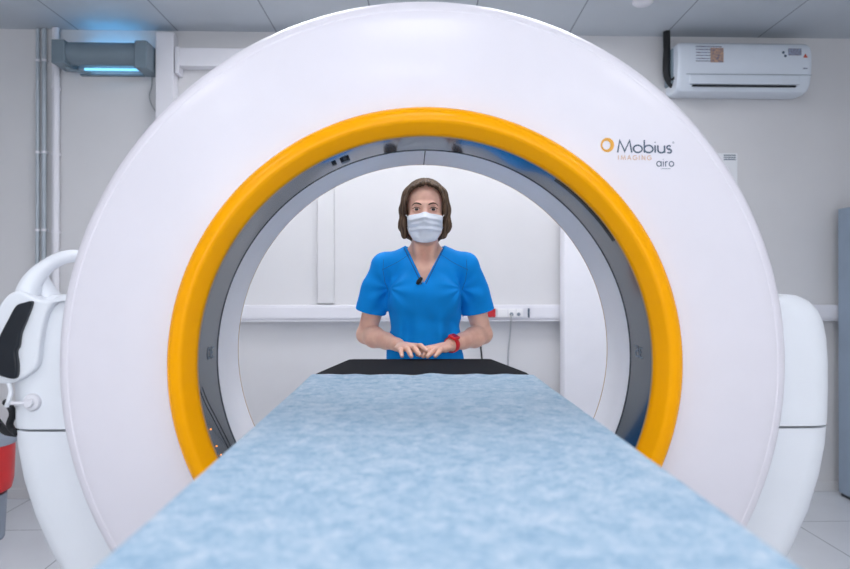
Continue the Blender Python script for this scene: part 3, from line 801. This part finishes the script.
# arms
ARM = {}
for s in (-1,1):
    sh_ = Vector((s*.148,2.525,1.272)); el = Vector((s*.219+(-.002),2.565,1.022)); wr = Vector((s*.093-(.004 if s<0 else 0),2.402,.997))
    ARM[s] = (sh_, el, wr); mid = sh_.lerp(el,.45); m2 = el.lerp(wr,.28)
    b.chain([sh_, mid, el], [.045,.0405,.034], .02)
    b.cone(el+Vector((s*.0,.012,-.002)), el, .026, .03, .015)
    b.chain([el, m2, el.lerp(wr,.65), wr], [.0345,.0385,.029,.0225], .012)
    # fingers: knuckle, middle joint, last joint, tip
    if s < 0:
        kn_ = [(-.086,2.320,.986),(-.068,2.308,.993),(-.049,2.308,.998),(-.031,2.320,.999)]
        tips = [(-.076,2.264,.969),(-.045,2.248,.970),(-.018,2.250,.974),(.006,2.268,.986)]
        wr2 = Vector((-.088,2.395,.995))
    else:
        kn_ = [(.070,2.320,.986),(.051,2.308,.991),(.032,2.310,.994),(.015,2.322,.992)]
        tips = [(.034,2.262,.969),(.008,2.250,.969),(-.006,2.270,.968),(-.026,2.304,.970)]
        wr2 = Vector((.085,2.395,.995))
    rad = [.0080,.0088,.0092,.0088]
    hf = Field((min(-.135 if s < 0 else -.05,0),2.22,.945), (.06 if s < 0 else .13,2.43,1.03), .0026)
    tgt = b
    base_pts = []
    for i in range(4):
        K = Vector(kn_[i]); Tp = Vector(tips[i]); r = rad[i]
        j1 = K.lerp(Tp,.46)+Vector((0,0,.009)); j2 = K.lerp(Tp,.76)+Vector((0,0,.005)); Tp = Tp+Vector((0,0,.0015))
        root = wr2.lerp(K,.25)
        tgt.cone(root, K, .0125, r*1.18, .008)
        tgt.chain([K, j1, j2, Tp], [r*1.12, r*1.02, r*.93, r*.80], .0022)
        base_pts.append(K)
    tgt.ell(wr2.lerp((base_pts[1]+base_pts[2])/2,.5)-Vector((0,0,.003)), (.030,.038,.0125), .01, rot=Matrix.Rotation(math.radians(-28*s*-1),3,'Z').to_quaternion())
    tgt.cone(wr, wr2, .0215, .019, .01)
    # thumb leaves the inner side of the palm near its base
    if s < 0: th = [(-.076,2.388,.992),(-.048,2.372,.986),(-.020,2.358,.981),(.003,2.350,.979)]
    else: th = [(.074,2.388,.992),(.048,2.374,.986),(.030,2.352,.981),(.012,2.345,.990)]
    tgt.chain([Vector(v) for v in th], [.0135,.0118,.0098,.0080], .004)
skin = person.add('body', sm_mesh(b.mesh('body'), 1, .4), M_skin)
skin['label'] = 'bare skin of face, neck, forearms and folded hands'

# fingernails
for s in (-1,1):
    tl = [(-.076,2.264,.969),(-.045,2.248,.970),(-.018,2.250,.974),(.006,2.268,.986)] if s < 0 else [(.034,2.262,.969),(.008,2.250,.969)]
    for q in tl:
        q = Vector(q); bm = bmesh.new(); bmesh.ops.create_uvsphere(bm, u_segments=12, v_segments=8, radius=1, matrix=Matrix.Translation(q+Vector((0,-.0015,.0052)))@Matrix.Rotation(math.radians(25),4,'X')@Matrix.Diagonal((.0046,.0062,.0022,1)))
        person.add('fingernail', bm, mat('nail_%d'%len(MATS), (236,200,190), .25), parent=skin)

# eyes, brows, lashes
for s in (-1,1):
    c = Vector(Hd(s*.0297,-.0712,0)); bm = bmesh.new()
    bmesh.ops.create_uvsphere(bm, u_segments=32, v_segments=24, radius=.0125, matrix=Matrix.Translation(c)@Matrix.Rotation(math.radians(90),4,'X'))
    for f in bm.faces:
        d = (f.calc_center_median()-c).normalized(); a = math.degrees(math.acos(max(-1,min(1,-d.y))))
        f.material_index = 2 if a < 12 else 1 if a < 29 else 0
    person.add('eye', bm, [M_eye, M_iris, M_pupil])
    bs = BVHTree.FromObject(skin, bpy.context.evaluated_depsgraph_get()) if s == -1 else bs
    def onface(x, z, off=.0005):
        h = bs.ray_cast(Vector((x, 2.2-PY, z-FL)), Vector((0,1,0)))
        return Vector((x, (h[0].y+PY if h[0] else HY-.08)-off, z))
    br = [onface(s*x, EY+z, .0008) for x, z in ((.0125,.0150),(.020,.0185),(.029,.0205),(.038,.0195),(.047,.0150))]
    person.add('eyebrow', T(br, [.0020,.0026,.0026,.0020,.0008], n=8, sm=4, scale=(1.0,.55)), M_brow)
    la = [onface(s*x, EY+z, .001) for x, z in ((.0165,.0020),(.022,.0050),(.030,.0066),(.038,.0052),(.0455,.0012))]
    for v in la: v.y = min(v.y, HY-.0835+abs(abs(v.x)-.0297)*.15)
    person.add('eyelashes', T(la, [.0006,.0011,.0013,.0012,.0007], n=6, sm=4), M_lash)

# mask --------------------------------------------------------------
def mask_mesh():
    nu, nv = 61, 49; ztop, zbot = EY-.0165, EY-.1185
    Y = np.zeros((nv,nu)); X = np.zeros((nv,nu)); Zz = np.zeros((nv,nu))
    for j in range(nv):
        v = j/(nv-1)
        hw = .0635*(1-.0*v) if v < .35 else .0635-.023*((v-.35)/.65)**1.7
        for i in range(nu):
            u = -1+2*i/(nu-1)
            x = u*hw
            z = ztop+(zbot-ztop)*v - .006*abs(u)**2*(1-v)*1.0 + .010*abs(u)**2*v + .005*(1-v)**3*math.exp(-(u/.22)**2)
            y = HY-.13
            while y < HY+.02 and b.sample((x,y,z)) > .0035: y += .0012
            X[j,i] = x; Y[j,i] = y; Zz[j,i] = z
    F0 = Y.copy()
    for _ in range(60):       # taut cloth: relax but stay outside the face
        A = Y.copy(); A[1:-1,1:-1] = (Y[:-2,1:-1]+Y[2:,1:-1]+Y[1:-1,:-2]+Y[1:-1,2:])/4; A[:,1:-1] = .5*A[:,1:-1]+.25*(A[:,:-2]+A[:,2:])
        Y = np.minimum(A, F0)
    bm = bmesh.new(); g = []
    for j in range(nv):
        v = j/(nv-1); row = []
        for i in range(nu):
            u = -1+2*i/(nu-1)
            pl = 0
            for c in (.22,.40,.58): 
                w = (v-c-.04*u*u)*60; pl += .0065*(1/(1+math.exp(-w))-.5)*math.exp(-(w/6)**2)*2*(1-.2*abs(u))
            pl += .0022*mnoise.noise(Vector((u*3.2, v*4, 1.7)))*(1-abs(u)**4)
            bulge = .006*math.sin(PI*min(1,v*1.02))*(1-u*u)
            row.append(bm.verts.new((X[j,i], Y[j,i]-.001-bulge+pl, Zz[j,i])))
        g.append(row)
    for A, Bq in zip(g, g[1:]):
        for i in range(nu-1): bm.faces.new((A[i], A[i+1], Bq[i+1], Bq[i]))
    ed = [g[0][i].co.copy() for i in range(nu)], [g[j][0].co.copy() for j in range(nv)], [g[j][-1].co.copy() for j in range(nv)]
    return bm, ed
mbm, med = mask_mesh()
mk_ob = person.add('face_mask', mbm, M_mask, label='pale blue-white pleated surgical face mask')
mm = mk_ob.modifiers.new('t','SOLIDIFY'); mm.thickness = .0012
person.add('nose_band', T([p+Vector((0,-.0008,-.003)) for p in med[0][12:49]], .0016, n=6), M_mask, parent=mk_ob)
for s in (-1,1):
    e = med[2] if s > 0 else med[1]
    person.add('ear_loop', T([e[1], Vector(Hd(s*.0735,-.02,-.006)), Vector(Hd(s*.079,.012,.012)), Vector(Hd(s*.078,.028,-.012)), Vector(Hd(s*.0735,.0,-.036)), e[34]], .0013, n=6, sm=6), M_mask, parent=mk_ob)

# hair --------------------------------------------------------------
hf = Field((-.125,2.34,1.345), (.125,2.63,1.63), .0021)
hf.ell(Hd(0,.024,.034), (.0850,.104,.0925), .0)
hf.ell(Hd(0,.06,-.04), (.078,.062,.085), .03)
for s in (-1,1):
    hf.chain([Hd(s*.060,-.010,.062), Hd(s*.0725,-.014,.005), Hd(s*.0745,-.010,-.048), Hd(s*.070-.002,-.014,-.086)], [.020,.0175,.018,.0125], .02)
    hf.chain([Hd(s*.068,.03,.0), Hd(s*.070,.03,-.05), Hd(s*.058,.03,-.082)], [.024,.024,.014], .02)
    hf.chain([Hd(s*.008,-.068,.090), Hd(s*.040,-.062,.072), Hd(s*.060,-.045,.035), Hd(s*.066,-.036,-.012)], [.012,.014,.012,.008], .014)
    hf.cone(Hd(s*.074,-.012,-.068), Hd(s*.060+(-.016 if s<0 else 0),-.024,-.098), .011, .004, .01)
# carve the face opening
def opening(x, y, z):
    q = (np.abs(x/.0665)**3+np.abs((z-EY+.020)/.106)**3)**(1/3)-1
    return np.maximum(q*.06, (y-HY+.012)*.8)
hf.put(opening, (-.07,2.33,EY-.13), (.07,HY-.005,EY+.09), .006, 's')
hf.ell(Hd(0,-.02,-.100), (.0600,.085,.07), .006, 's')
# strands: grooves running downwards
x, y, z = hf._xyz((slice(None),)*3)
th_ = np.arctan2(x, (y-HY-.02)+0*x)+0*z
wv = th_+1.2*np.sin(z*28+th_*2)*.05
hf.f = (hf.f+(.0012*np.sin(wv*41+2*np.sin(z*31))+.0009*np.sin(wv*73+1.3+3*np.sin(z*17)))*np.ones_like(hf.f)).astype(np.float32)
# centre parting
hf.f = (hf.f+.004*np.exp(-((x-.003)/.0035)**2)*np.exp(-((y-HY+.045)/.05)**2)*(z > EY+.06)).astype(np.float32)
hair = person.add('hair', sm_mesh(hf.mesh('hair'), 1, .4), M_hair, label='chin-length brown bob parted in the middle')

# clothes -----------------------------------------------------------
cf = Field((-.32,2.32,.78), (.32,2.70,1.40), .0028); c = cf
c.ell((0,2.515,1.175), (.137,.104,.16), .03); c.ell((-.002,2.51,1.02), (.131,.105,.22), .04); c.ell((0,2.52,.88), (.158,.122,.16), .04)
c.cone((-.140,2.525,1.270), (.140,2.525,1.270), .048, .048, .03)
for s in (-1,1):
    c.cone((s*.040,2.530,1.324), (s*.140,2.525,1.276), .040, .043, .03)
    c.ell((s*.058,2.440,1.160), (.060,.041,.060), .045)
    sh_, el, wr = ARM[s]; hem = sh_.lerp(el,.74)+Vector((s*.006,-.004,.004))
    c.chain([sh_, sh_.lerp(hem,.5)+Vector((s*.004,0,0)), hem], [.054,.055,.060], .018)
# folds
x, y, z = c._xyz((slice(None),)*3)
fr_ = (y < 2.53)*1.0
fold = np.zeros_like(c.f)
for s in (-1,1):
    # radiating from the armpit towards the bust
    ax_, az_ = s*.128, 1.195
    ang = np.arctan2(z-az_, (ax_-x)*s); rad_ = np.sqrt((x-ax_)**2+(z-az_)**2)
    fold = fold+.0022*np.sin(ang*8+1.0+s)*np.exp(-((rad_-.05)/.045)**2)*fr_
    # vertical drape folds below the bust
    fold = fold+.0042*np.sin((x-s*.03)*85+z*14*s)*np.exp(-((np.abs(x)-.07)/.05)**2)*np.clip((1.13-z)/.08,0,1)
    # sleeve folds
    fold = fold+.0018*np.sin((z*60+x*s*55))*np.exp(-((np.abs(x)-.165)/.03)**2)*np.clip((1.25-z)/.05,0,1)*(x*s > 0)
fold = fold+.0022*np.sin(z*70+x*22)*np.exp(-((z-1.045)/.05)**2)*fr_
fold = fold+.0014*np.sin(x*33+z*47+2)*np.cos(z*29-x*21)
c.f = (c.f+1.35*fold).astype(np.float32)
for s in (-1,1):
    sh_, el, wr = ARM[s]; hem = sh_.lerp(el,.74)+Vector((s*.006,-.004,.004))
    axis = (hem-sh_).normalized()
    # outward slanted hem
    an = Vector((axis.x-s*.10, axis.y, axis.z)).normalized(); hp = sh_.lerp(el,.66)
    def cut(x, y, z, an=an, hp=hp, s=s):
        d = -( (x-hp.x)*an.x+(y-hp.y)*an.y+(z-hp.z)*an.z )
        return np.where((x*s > .142+0*y+0*z), d, .05)
    c.put(cut, (min(s*.13,s*.32),2.40,.93), (max(s*.13,s*.32),2.68,1.16), 0, 's')
    c.cone(sh_.lerp(el,.61), sh_.lerp(el,.95), .044, .056, .003, 's')
# neck opening (V) and hem
def vneck(x, y, z):
    bottom = 1.214; top = 1.345; hwid = np.clip((z-bottom)/(top-bottom), 0, 1.6)*.066
    d = np.abs(x+.004*(1-np.clip((z-bottom)/(top-bottom),0,1)))-hwid
    return np.maximum(d*.85, np.maximum(bottom-z, y-2.545))+0*y
c.put(vneck, (-.11,2.36,1.20), (.11,2.55,1.40), .002, 's')
c.cone((0,2.545,1.26), (0,2.515,1.42), .060, .070, .004, 's')
def below(x, y, z): return z-.81+0*x+0*y
c.put(below, (-.3,2.3,.75), (.3,2.7,.81), 0, 's')
top = person.add('scrub_top', sm_mesh(c.mesh('scrub_top'), 3, .5), M_scrub, label='bright blue short-sleeved V-neck scrub top')
dg = bpy.context.evaluated_depsgraph_get(); dg.update(); tbv = BVHTree.FromObject(top, dg)
def on_top(x, z, off=.0004, dirn=(0,1,0), y0=2.2):
    h = tbv.ray_cast(Vector((x, y0-PY, z-FL)), Vector(dirn))
    return Vector((x, h[0].y+PY-off, z)) if h[0] else None
def seam(pts, r, m, name):
    q = []
    for a, d in zip(pts, pts[1:]):
        for k in range(10): q.append((a[0]+(d[0]-a[0])*k/10, a[1]+(d[1]-a[1])*k/10))
    q = [on_top(*v) for v in q+[pts[-1]]]; q = [v for v in q if v]
    run = [q[0]]
    for v in q[1:]:
        if (v-run[-1]).length < .03: run.append(v)
    if len(run) > 3: person.add(name, T(run, r, n=6), m, parent=top)
for s in (-1,1):
    q = [(-.004+s*(.002+.0655*k/8), 1.2125+(.131)*k/8) for k in range(9)]
    seam([(v[0]+s*.005, v[1]-.002) for v in q], .0019, M_scrubdark, 'neck_binding')
    seam([(s*.058,1.318),(s*.10,1.290),(s*.155,1.262)], .0008, M_scrubdark, 'yoke_seam')
    seam([(s*.150,1.300),(s*.152,1.26),(s*.146,1.22),(s*.135,1.19)], .0008, M_scrubdark, 'armhole_seam')
# microphone
mp_ = on_top(-.020,1.222,.006) or Vector((-.02,2.41,1.222))
mic = person.add('clip_microphone', T([mp_+Vector((-.007,.0,-.012)), mp_+Vector((-.003,-.002,-.004)), mp_+Vector((.004,-.003,.005)), mp_+Vector((.007,-.002,.012))], [.0055,.0075,.0075,.005], n=14, sm=4), M_rubber, label='small black microphone clipped to the neckline')
person.add('clip', T([mp_+Vector((.002,-.001,-.014)), mp_+Vector((.010,-.006,-.003)), mp_+Vector((.012,-.002,.008))], .0015, n=8, sm=4), M_steel, parent=mic)

# trousers and shoes
tf = Field((-.22,2.36,-.06), (.22,2.70,.95), .005)
tf.ell((0,2.525,.86), (.145,.108,.12), .04)
for s in (-1,1):
    tf.chain([(s*.078,2.525,.82),(s*.085,2.52,.48),(s*.088,2.53,-.02)], [.088,.070,.062], .03)
tf.put(below := (lambda x, y, z: z+.03+0*x+0*y), (-.3,2.3,-.2), (.3,2.75,-.03), 0, 's')
x, y, z = tf._xyz((slice(None),)*3)
tf.f = (tf.f+.003*np.sin(z*40+x*30)*np.cos(x*60)).astype(np.float32)
person.add('trousers', sm_mesh(tf.mesh('trousers'), 2), M_scrub, label='blue trousers hidden behind the table')
for s in (-1,1):
    ff = Field((s*.088-.06,2.34,FL-.005), (s*.088+.06,2.62,FL+.10), .004)
    ff.ell((s*.09,2.42,FL+.032), (.045,.07,.032), .02); ff.ell((s*.088,2.53,FL+.035), (.036,.06,.045), .03)
    ff.put(lambda x, y, z: z-FL-.001+0*x+0*y, (-.3,2.3,FL-.01), (.3,2.7,FL+.001), 0, 's')
    person.add('shoe', sm_mesh(ff.mesh('shoe'), 2), M_shoe)

# watch on her left wrist
sh_, el, wr = ARM[1]; ax = (wr-el).normalized(); wc = el.lerp(wr, .985)
q = ax.to_track_quat('Z','Y').to_matrix().to_4x4(); q.translation = wc
bm = bmesh.new(); N = 40; prof = [(-.010,.0262),(-.0095,.0285),(-.004,.0292),(.004,.0290),(.0095,.0280),(.010,.0255)]
rings = [[bm.verts.new(q @ Vector(((r)*math.cos(2*PI*k/N), (r)*math.sin(2*PI*k/N), h))) for h, r in prof] for k in range(N)]
for k in range(N):
    A, Bq = rings[k], rings[(k+1)%N]
    for i in range(len(prof)): bm.faces.new((A[i], A[(i+1)%len(prof)], Bq[(i+1)%len(prof)], Bq[i]))
w_ = person.add('wristwatch', bm, M_strap, label='red sports watch on her left wrist')
up_ = Vector((.05,-.55,.83)); up_ = (up_-ax*up_.dot(ax)).normalized()
fm = Matrix.Identity(4); xa = ax.cross(up_).normalized()
for i in range(3): fm[i][0] = xa[i]; fm[i][1] = ax[i]; fm[i][2] = up_[i]
fm.translation = wc+up_*.0295
bm = B(-.016,.016,-.017,.017,-.005,.006,bev=.004); bm.transform(fm); person.add('watch_case', bm, M_strap, parent=w_)
bm = B(-.0115,.0115,-.0125,.0125,.0055,.0068,bev=.0005); bm.transform(fm); person.add('watch_dial', bm, mat('dial',(150,24,30),.2), parent=w_)
# ------------------------------------------------------------------ light
def area(name, loc, rot, sx, sy, power, col):
    L = bpy.data.lights.new(name, 'AREA'); L.shape = 'RECTANGLE'; L.size = sx; L.size_y = sy; L.energy = power; L.color = col
    o = bpy.data.objects.new(name, L); C.objects.link(o); o.location = loc; o.rotation_euler = rot
    return o
area('front_fill_light', (0,-2.66,1.68), (math.radians(90),0,0), 3.3, 1.35, 42, (.98,.985,1.0))  # added area lamp at the window opening, brightens the scanner front
w = bpy.data.worlds.new('World'); bpy.context.scene.world = w; w.use_nodes = True
w.node_tree.nodes['Background'].inputs[0].default_value = (.75,.85,1,1); w.node_tree.nodes['Background'].inputs[1].default_value = .6

# ------------------------------------------------------------------ camera
cam = bpy.data.cameras.new('camera'); co = bpy.data.objects.new('camera', cam); C.objects.link(co)
cam.sensor_width = 36; cam.lens = F*36/850; co.location = (0,0,CAMH)
co.rotation_euler = (math.radians(90)+math.atan((HORZ-284.5)/F), 0, 0)
cam.clip_start = .05
cam.dof.use_dof = True; cam.dof.focus_distance = 2.2; cam.dof.aperture_fstop = 3.2
S = bpy.context.scene; S.camera = co
S.view_settings.view_transform = 'Standard'; S.view_settings.look = 'None'; S.view_settings.gamma = 1; S.view_settings.exposure = .52
try: S.view_settings.use_curve_mapping = False
except Exception: pass
